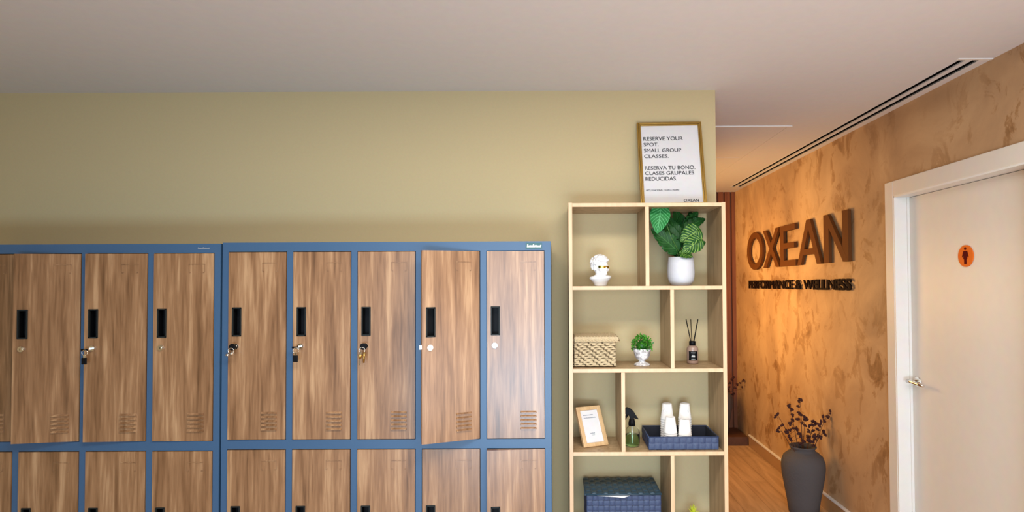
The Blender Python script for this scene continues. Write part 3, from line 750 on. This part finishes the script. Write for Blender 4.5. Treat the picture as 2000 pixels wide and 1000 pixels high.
# ------------------------------------------------------------------ marble urn with foliage
ux = P(1254, 700, Y=2.64).x
ur = thing('potted_plant', 'small bushy green plant in a marbled pedestal urn on the second shelf', 'plant', (ux, 2.64, Z2 + .0005))
bm = bmesh.new(); lathe(bm, [(.036, 0), (.037, .005), (.030, .009), (.018, .014), (.014, .019), (.016, .024), (.026, .029), (.034, .043), (.037, .060), (.0405, .068), (.0415, .073), (.039, .076), (.034, .074), (.030, .05), (.01, .045)], 32)
obj('urn', bm, 'marble', ur)
bm = bmesh.new(); rr = random.Random(2)
ball(bm, (0, 0, .088), (.027, .027, .022), 2, 1)
for k in range(620):
    a = rr.uniform(0, 2*PI); e = math.asin(rr.uniform(-.25, 1)); r_ = rr.uniform(.7, 1.12)
    d_ = Vector((math.cos(e)*math.cos(a), math.cos(e)*math.sin(a), math.sin(e)))
    p = Vector((0, 0, .084)) + Vector((d_.x*.041, d_.y*.041, d_.z*.047))*r_
    q = (d_ + Vector((rr.gauss(0, .5), rr.gauss(0, .5), rr.gauss(0, .5)))).normalized(); sd = q.cross(Vector((rr.gauss(0,1), rr.gauss(0,1), rr.gauss(0,1)))).normalized()
    L_f, w_f = rr.uniform(.008, .013), rr.uniform(.0025, .004)
    vs = [bm.verts.new(p + x_) for x_ in (Vector((0,0,0)), q*L_f*.5 + sd*w_f, q*L_f, q*L_f*.5 - sd*w_f)]
    bm.faces.new(vs).material_index = 0 if rr.random() < .65 else 1
obj('foliage', bm, ['leaf_small', 'leaf_small2'], ur, fix=False)

# ------------------------------------------------------------------ reed diffuser
dx = P(1352.5, 700, Y=2.69).x
rd = thing('reed_diffuser', 'reed diffuser bottle with black label and three black sticks on the second shelf', 'diffuser', (dx, 2.69, Z2 + .0005))
bm = bmesh.new(); lathe(bm, [(.022, 0), (.0255, .003), (.026, .006), (.026, .066), (.024, .074), (.018, .080), (.012, .083), (.010, .084)], 36); obj('bottle', bm, 'diff_bottle', rd)
bm = bmesh.new(); lathe(bm, [(.0145, .083), (.0145, .101), (.013, .102)], 28); obj('cap', bm, 'black', rd)
bm = bmesh.new()
def arc_label(bm, R, a0, a1, z0, z1, n=12, mi=0):
    pr_ = None
    for k in range(n+1):
        a = math.radians(a0 + (a1 - a0)*k/n); v0 = bm.verts.new((R*math.cos(a), R*math.sin(a), z0)); v1 = bm.verts.new((R*math.cos(a), R*math.sin(a), z1))
        if pr_: f = bm.faces.new((pr_[0], v0, v1, pr_[1])); f.material_index = mi; f.smooth = True
        pr_ = (v0, v1)
arc_label(bm, .0264, -140, -50, .016, .058); 
for z_, w_ in ((.050, 22), (.040, 12), (.036, 16), (.032, 18), (.022, 20)): arc_label(bm, .0267, -95 - w_, -95 + w_, z_, z_ + .0018, 6, 1)
obj('label', bm, ['black', 'cup'], rd, fix=False)
for (tx, ty, tz, r_) in ((P(1340, 624, Y=2.68).x - dx, -.01, P(1340, 624, Y=2.68).z, .0022), (P(1349, 624, Y=2.71).x - dx, .02, P(1349, 624, Y=2.71).z, .0018), (P(1363, 624, Y=2.68).x - dx, -.01, P(1363, 624, Y=2.68).z, .0026)):
    bm = bmesh.new(); tube(bm, [(-tx*.25, -ty*.2, .03), (tx, ty, tz - Z2)], r_, 8); obj('reed', bm, 'black', rd)

# ------------------------------------------------------------------ small beech photo frame
A_ = P(1141, 875, Y=2.59); ph_ = math.radians(23); FW_, FH_ = .121, .182; ln = math.radians(29)
fr = thing('photo_frame', 'small pale wooden frame with a printed card leaning back on the third shelf', 'picture frame', (A_.x, 2.595, Z3 + .0015), (0, 0, 0))
fr.rotation_mode = 'XYZ'; fr.rotation_euler = (Matrix.Rotation(ph_, 3, 'Z') @ Matrix.Rotation(-ln, 3, 'X')).to_euler()
plate_frame(fr, FW_, FH_, .017, .012, 'frame_wood', [(0, .004, .0175)])
bm = bmesh.new(); box(bm, .016, FW_ - .016, .002, .006, .016, FH_ - .016); obj('card', bm, 'paper', fr)
bm = bmesh.new(); box(bm, FW_*.35, FW_*.65, .0121, .014, .02, FH_*.7); obj('backing_strut', bm, 'black', fr)
bm = bmesh.new(); rr = random.Random(9)
for (x0_, x1_, z_, h_) in ((.030, .078, .141, .0042), (.030, .088, .128, .0042), (.046, .068, .058, .0042), (.052, .066, .051, .002)):
    x_ = x0_
    while x_ < x1_:
        w_ = rr.uniform(.002, .0042); box(bm, x_, x_ + w_, .0012, .0018, z_, z_ + h_*rr.uniform(.7, 1.0)); x_ += w_ + .0009
obj('print', bm, 'grey_ink', fr)

# ------------------------------------------------------------------ spray bottle
sb = P(1234.5, 876, Y=2.625)
sp_ = thing('spray_bottle', 'clear spray bottle with green liquid and black trigger beside the navy tray', 'spray bottle', (sb.x, 2.625, Z3 + .0008))
bm = bmesh.new(); lathe(bm, [(.0, 0.0), (.030, 0.0), (.0335, .004), (.0345, .010), (.0345, .058), (.032, .070), (.024, .080), (.014, .087), (.012, .096), (.0105, .096), (.0125, .086), (.023, .078), (.0305, .069), (.033, .058), (.033, .010), (.031, .0035), (0, .003)], 40, cap=False)
obj('bottle', bm, 'clear', sp_)
bm = bmesh.new(); lathe(bm, [(.0, .0036), (.029, .0036), (.0318, .010), (.0318, .051), (0, .051)], 36, cap=False); obj('liquid', bm, 'liquid', sp_)
bm = bmesh.new(); tube(bm, [(0, 0, .094), (.001, 0, .05), (.003, 0, .012)], .0022, 8); obj('dip_tube', bm, 'plaster_white', sp_)
bm = bmesh.new(); lathe(bm, [(.0145, .090), (.0145, .106), (.0125, .116), (.010, .122)], 24)
for k in range(16):
    a = 2*PI*k/16; tube(bm, [(.0145*math.cos(a), .0145*math.sin(a), .091), (.0145*math.cos(a), .0145*math.sin(a), .105)], .001, 5)
obj('cap', bm, 'black', sp_)
bm = bmesh.new()
prism(bm, [(-.034, .166), (-.020, .171), (-.004, .164), (.010, .150), (.020, .134), (.030, .119), (.012, .121), (.010, .128), (.008, .118), (-.008, .118), (-.010, .130), (-.018, .138), (-.044, .146), (-.046, .160)], -.009, .009)
obj('sprayer_head', bm, 'black', sp_, bevel=.003)
bm = bmesh.new(); tube(bm, [(-.016, 0, .142), (-.026, 0, .128), (-.036, 0, .112), (-.041, 0, .104)], [.005, .005, .0045, .004], 10); obj('trigger', bm, 'black', sp_)

# ------------------------------------------------------------------ navy strap weave
def strap(nu_, nv_, amp=.0022):
    def f(s_, t_):
        i, j = int(min(.9999, s_)*nu_), int(min(.9999, t_)*nv_); fs, ft = s_*nu_ - i, t_*nv_ - j
        e = (math.sin(PI*fs)*math.sin(PI*ft))**.16 if 0 < fs < 1 and 0 < ft < 1 else 0
        par = (i + j) % 2
        return amp*(-.12 + e*((.55 + 1.0*math.sin(PI*fs)) if par else (.42 + .30*math.sin(PI*ft))))
    return f
def strap_box(bm, x0, x1, y0, y1, z0, z1, q=.0215, mi=0):
    nx, ny, nz = max(1, round((x1-x0)/q)), max(1, round((y1-y0)/q)), max(1, round((z1-z0)/q))
    patch(bm, (x0, y0, z0), (x1-x0, 0, 0), (0, 0, z1-z0), nx*10, nz*10, strap(nx, nz), mi)
    patch(bm, (x1, y1, z0), (x0-x1, 0, 0), (0, 0, z1-z0), nx*10, nz*10, strap(nx, nz), mi)
    patch(bm, (x1, y0, z0), (0, y1-y0, 0), (0, 0, z1-z0), ny*10, nz*10, strap(ny, nz), mi)
    patch(bm, (x0, y1, z0), (0, y0-y1, 0), (0, 0, z1-z0), ny*10, nz*10, strap(ny, nz), mi)
tx0, tx1 = P(1267.5, 870, Y=2.56).x, P(1403.5, 870, Y=2.56).x; ty0, ty1, tz0, tz1 = 2.56, 2.765, Z3 + .0015, Z3 + .0015 + .054
tr = thing('tray', 'navy blue woven strap tray holding paper cups on the third shelf', 'tray', (0, 0, 0))
bm = bmesh.new(); strap_box(bm, tx0, tx1, ty0, ty1, tz0, tz1, .0268)
I = .006
for q in ((tx0 + I, tx1 - I, ty0 + .001, ty0 + I), (tx0 + I, tx1 - I, ty1 - I, ty1 - .001), (tx0 + .001, tx0 + I, ty0 + .001, ty1 - .001), (tx1 - I, tx1 - .001, ty0 + .001, ty1 - .001)):
    box(bm, *q, tz0, tz1 - .0005, 1)
box(bm, tx0 + .001, tx1 - .001, ty0 + .001, ty1 - .001, tz0, tz0 + .003)
obj('tray_body', bm, ['strap', 'strap_shade'], tr, fix=False)
bm = bmesh.new(); tube(bm, [(tx0, ty0, tz1), (tx1, ty0, tz1), (tx1, ty1, tz1), (tx0, ty1, tz1), (tx0, ty0, tz1)], .0026, 8); obj('rim', bm, 'strap', tr)
nb = thing('lidded_box', 'navy woven strap storage box with lid on the bottom-left visible shelf', 'box', (0, 0, 0))
nx0, nx1, ny0, ny1 = P(1146, 980, Y=2.565).x, P(1291, 980, Y=2.565).x, 2.565, 2.765
lz = P(1210, 966, Y=2.56).z
bm = bmesh.new(); strap_box(bm, nx0, nx1, ny0, ny1, Z4 + .003, lz - .004, .024)
box(bm, nx0 + .0001, nx1 - .0001, ny0 + .0001, ny1 - .0001, Z4 + .003, lz - .004, 1); obj('box_body', bm, ['strap', 'strap_shade'], nb, fix=False)
bm = bmesh.new(); a0, a1, b0, b1 = nx0 - .006, nx1 + .001, ny0 - .006, ny1 + .004
nX, nY = round((a1-a0)/.026), round((b1-b0)/.026)
patch(bm, (a0, b0, lz + .004), (a1-a0, 0, 0), (0, b1-b0, 0), nX*10, nY*10, strap(nX, nY, .0036))
box(bm, a0, a1, b0, b1, lz - .003, lz + .0038, 1)
obj('lid', bm, ['strap_top', 'strap_shade'], nb, fix=False)
bm = bmesh.new(); tube(bm, [(a0, b0, lz), (a1, b0, lz + .001), (a1, b1, lz), (a0, b1, lz), (a0, b0, lz)], .0032, 8); obj('lid_rim', bm, 'strap_top', nb)
# sheet of paper caught under the lid
c0, c1, c2 = P(1166, 966, Y=2.55), P(1231, 964, Y=2.55), P(1217, 973.5, Y=2.545)
bm = bmesh.new()
pts = [Vector((c0.x, ny0 - .005, lz - .0045)), Vector((c1.x, ny0 - .005, lz - .0045)), Vector((c2.x + .004, ny0 - .012, c2.z)), Vector((c2.x - .006, ny0 - .012, c2.z + .001))]
bk_ = [Vector((c0.x + .03, ny0 + .09, lz - .0045)), Vector((c1.x + .01, ny0 + .09, lz - .0045))]
vs = [bm.verts.new(p) for p in pts]; vb = [bm.verts.new(p) for p in bk_]
bm.faces.new(vs); bm.faces.new((vs[0], vb[0], vb[1], vs[1]))
pp2 = tag(obj('paper_sheet', bm, 'cup'), 'white paper corner poking out from under the navy box lid', 'paper')
md = pp2.modifiers.new('solid', 'SOLIDIFY'); md.thickness = .0004

# ------------------------------------------------------------------ paper cups, mouth down, nested
def cup_proto():
    o_ = thing('paper_cup', '', 'paper cup', (0, 0, 0))
    bm = bmesh.new()
    lathe(bm, [(.0296, 0), (.0304, .0010), (.0304, .0030), (.0296, .0040), (.0292, .0044), (.0212, .0700), (.0203, .0705), (.0200, .0690), (.0, .0685)], 36, cap=False)
    lathe(bm, [(.0300, 0), (.0280, .0040), (.0204, .0680), (0, .0680)], 36, cap=False)
    obj('cup_body', bm, 'cup', o_)
    return o_
def add_logo(o_, ang):
    bm = bmesh.new(); zc_, rr_ = .041, .0105
    def pt(u, v):
        z = zc_ + v; R = .0292 - (.0080)*(z - .0048)/.0652 + .0004; a = -PI/2 + ang + u/R
        return Vector((R*math.cos(a), R*math.sin(a), z))
    for (u0, v0, r_, a0_, a1_) in ((0, 0, rr_, .4, 2.4), (0, 0, rr_, 2.8, 4.4), (0, 0, rr_, 4.8, 6.4), (-.002, .001, .005, 0, 4.0), (.003, -.001, .004, 2.0, 6.2)):
        tube(bm, [pt(u0 + r_*math.cos(a0_ + (a1_-a0_)*k/10), v0 + r_*math.sin(a0_ + (a1_-a0_)*k/10)) for k in range(11)], .00035, 5)
    obj('printed_emblem', bm, 'grey_ink', o_)
cp = cup_proto(); first = True
stacks = [((1302.5, 786), 2.715, 'back-left'), ((1337, 786), 2.715, 'back-right'), ((1309, 812), 2.632, 'front-left'), ((1337.5, 817), 2.635, 'front-right')]
zc0 = tz0 + .0035; ch_, pit = .0705, .0105
SIDE = {'back-left': 'tall rear left', 'back-right': 'tall rear right', 'front-left': 'short front left', 'front-right': 'short front right'}
for (pxy, Yc, nm) in stacks:
    pt_ = P(pxy[0], pxy[1], Y=Yc); n_ = max(1, round((pt_.z - zc0 - ch_) / pit) + 1)
    for k in range(n_):
        c_ = cp if first else copy_tree(cp); first = False
        c_.location = (pt_.x + random.uniform(-.0006, .0006), Yc, zc0 + k*pit); c_.rotation_euler = (0, 0, random.uniform(0, 6))
        top = k == n_ - 1
        c_['label'] = ('white paper cup with printed emblem on top of the %s stack' if top else 'white paper cup nested inside the %s stack in the tray') % SIDE[nm]
        c_['group'] = ('paper cups topping the stacks' if top else 'nested cups of the %s stack' % SIDE[nm])
        if top:
            c_['group'] = 'top cup of the %s stack' % SIDE[nm]; c_.rotation_euler = (0, 0, 0); add_logo(c_, {'back-left': -.5, 'back-right': .2, 'front-left': .1, 'front-right': 2.4}[nm])

# ------------------------------------------------------------------ spiky yellow plant low on the bookcase
yp = P(1354, 1000, Y=2.66)
yv = thing('potted_plant', 'small spiky yellow-green plant at the bottom edge of the photo', 'plant', (yp.x, 2.66, Z4 + .0005))
bm = bmesh.new(); lathe(bm, [(.022, 0), (.027, .005), (.031, .038), (.028, .038), (.025, .02), (.01, .015)], 32); obj('pot', bm, 'pot_white', yv)
bm = bmesh.new(); lathe(bm, [(0, .032), (.028, .032), (.027, .028), (0, .028)], 24, cap=False); obj('soil', bm, 'soil', yv)
rr = random.Random(4); hy_ = P(1354, 985, Y=2.66).z - Z4
for k in range(26):
    a = rr.uniform(0, 2*PI); sp2 = rr.uniform(.1, 1.0); hh = hy_ - .030 - .022*sp2*rr.random() - (.012 if sp2 > .6 else 0); r_ = .030*sp2
    bm = bmesh.new(); tube(bm, [(0.004*math.cos(a), .004*math.sin(a), .030), (r_*.4*math.cos(a), r_*.4*math.sin(a), .030 + hh*.6), (r_*math.cos(a), r_*math.sin(a), .030 + hh)], [.0022, .0024, .0003], 5)
    obj('leaf', bm, 'yellowgreen', yv)

# ------------------------------------------------------------------ floor vases with dried berry twigs
def vase(label, x, y, z):
    v = thing('floor_vase', label, 'vase', (x, y, z))
    bm = bmesh.new()
    prof = [(.0, 0), (.086, 0), (.094, .006), (.104, .08), (.120, .17), (.134, .25), (.1385, .30), (.137, .335), (.124, .372), (.100, .394), (.082, .404), (.075, .414), (.076, .424), (.084, .432), (.086, .438), (.083, .443), (.076, .438), (.068, .42), (.068, .40), (.11, .36), (.12, .30), (.10, .1), (0, .03)]
    lathe(bm, prof, 56, cap=False); obj('vase_body', bm, 'vase', v); return v
vx = P(1569, 940, Y=3.94)
VX, VY = min(vx.x, XR - .152), 3.94
v1 = vase('dark grey stoneware floor vase standing in front of the stucco wall', VX, VY, .0005)
pz = .082
V2 = Vector((P(1433, 800, Y=5.68).x - .140, 5.72, pz))
pl = tag(bx('plinth', 0.9, XR - .016, 5.56, YE - .024, 0, .08, 'plinth_wood'), 'low dark wooden plinth at the end of the hallway', 'plinth')
v2 = vase('dark floor vase at the hallway end half hidden by the bookcase', V2.x, V2.y, pz)
berry_bm = bmesh.new()
for q in ((0, 0, 0, .0075), (.006, .002, .004, .006), (-.004, -.004, .005, .006), (.001, .004, -.006, .0055)):
    ball(berry_bm, q[:3], q[3], 2, jitter=.12)
berry_me = bpy.data.meshes.new('berry'); berry_bm.to_mesh(berry_me); berry_bm.free(); berry_me.materials.append(M['berry'])
def branch(root_loc, tip, berries, label, group, big=1.0):
    """tip and berries are world points"""
    b_ = thing('dried_branch', label, 'dried branch', root_loc, group=group)
    tip = Vector(tip) - Vector(root_loc); mid = tip*.45 + Vector((-tip.x*.18, -tip.y*.1, tip.z*.06))
    pth = []
    for k in range(9):
        t_ = k/8; pth.append((1-t_)**2*Vector((0,0,0)) + 2*t_*(1-t_)*mid + t_*t_*tip)
    bm = bmesh.new(); tube(bm, pth, [.0030 - .0018*k/8 for k in range(9)], 6)
    for q in berries:
        q = Vector(q) - Vector(root_loc); near = min(pth, key=lambda p: (p - q).length + (0 if p.z < q.z else 1))
        if (near - q).length > .012: tube(bm, [near, q], .0011, 5)
    obj('stem', bm, 'twig', b_)
    for q in berries:
        o_ = bpy.data.objects.new('berry_cluster', berry_me); COL.objects.link(o_); o_.parent = b_
        o_.location = Vector(q) - Vector(root_loc); s_ = random.uniform(1.0, 1.45)*big; o_.scale = (s_,)*3
        o_.rotation_euler = (random.uniform(0, 6), random.uniform(0, 6), random.uniform(0, 6))
def bp(px, py, dy=0): return P(px, py, Y=VY + dy)
# pixel clusters of each twig, measured in the photograph's detail crop
def Z(x, y): return (1500 + x*140/1167, 770 + y*120/1000)
TW = [([(120, 365), (150, 330), (237, 500), (300, 625), (340, 690), (365, 725)], -.05, 'far-left leaning'),
      ([(160, 600), (180, 548)], .03, 'short lowest left'),
      ([(345, 190), (390, 245), (398, 335), (400, 420), (365, 475)], -.03, 'left upright'),
      ([(530, 90), (503, 120), (493, 195), (505, 300), (530, 330), (478, 405)], .0, 'tallest middle'),
      ([(600, 375), (615, 415), (555, 468), (603, 508), (530, 655)], .04, 'middle right-bending'),
      ([(315, 595), (360, 585), (415, 555), (470, 570), (500, 640), (575, 760), (535, 690)], -.06, 'low middle'),
      ([(720, 440), (760, 450), (675, 515), (730, 500), (780, 485), (665, 600), (735, 590)], .05, 'bushy right-centre'),
      ([(1010, 265), (1035, 295), (980, 370), (895, 360), (920, 435), (865, 445), (830, 500), (805, 570)], -.02, 'long right-leaning'),
      ([(905, 610), (930, 655), (855, 700), (815, 685), (750, 675), (655, 685), (760, 720)], .02, 'low right'),
      ([(690, 760), (745, 830), (735, 780), (520, 800), (660, 740)], -.04, 'short rim-hugging')]
for bs_, dy, nm in TW:
    pts_ = [bp(*Z(*q), dy) for q in bs_]; tip_ = max(pts_, key=lambda p: (p - Vector((VX, VY, .4))).length)
    rx_ = max(-.055, min(.055, (tip_.x - VX)*.35))
    branch((VX + rx_, VY + dy*.6, .36), tip_, pts_, '%s twig of dark dried berries in the front vase' % nm, 'berry twigs in the front floor vase')
def bp2(px, py, dy=0): return P(px, py, Y=V2.y + dy)
T2 = [([(1432, 737), (1430, 741), (1425, 748), (1423, 757)], .0, 'left twig of dried berries in the far hallway vase'),
      ([(1462, 739), (1461, 744), (1452, 743), (1446, 748), (1440, 751), (1435, 758)], -.05, 'right-reaching twig of dried berries in the far hallway vase'),
      ([(1452, 759), (1451, 756), (1432, 770), (1424, 763)], .04, 'low twig of dried berries in the far hallway vase'),
      ([(1408, 733), (1404, 745), (1412, 752)], .0, 'twig of dried berries hidden behind the bookcase edge')]
for bs_, dy, nm in T2:
    pts_ = [bp2(*q, dy) for q in bs_]; tip_ = max(pts_, key=lambda p: (p - Vector((V2.x, V2.y, .5))).length)
    branch((V2.x + max(-.05, min(.05, (tip_.x - V2.x)*.3)), V2.y + dy*.5, pz + .36), tip_, pts_, nm, 'berry twigs in the far vase', 1.1)
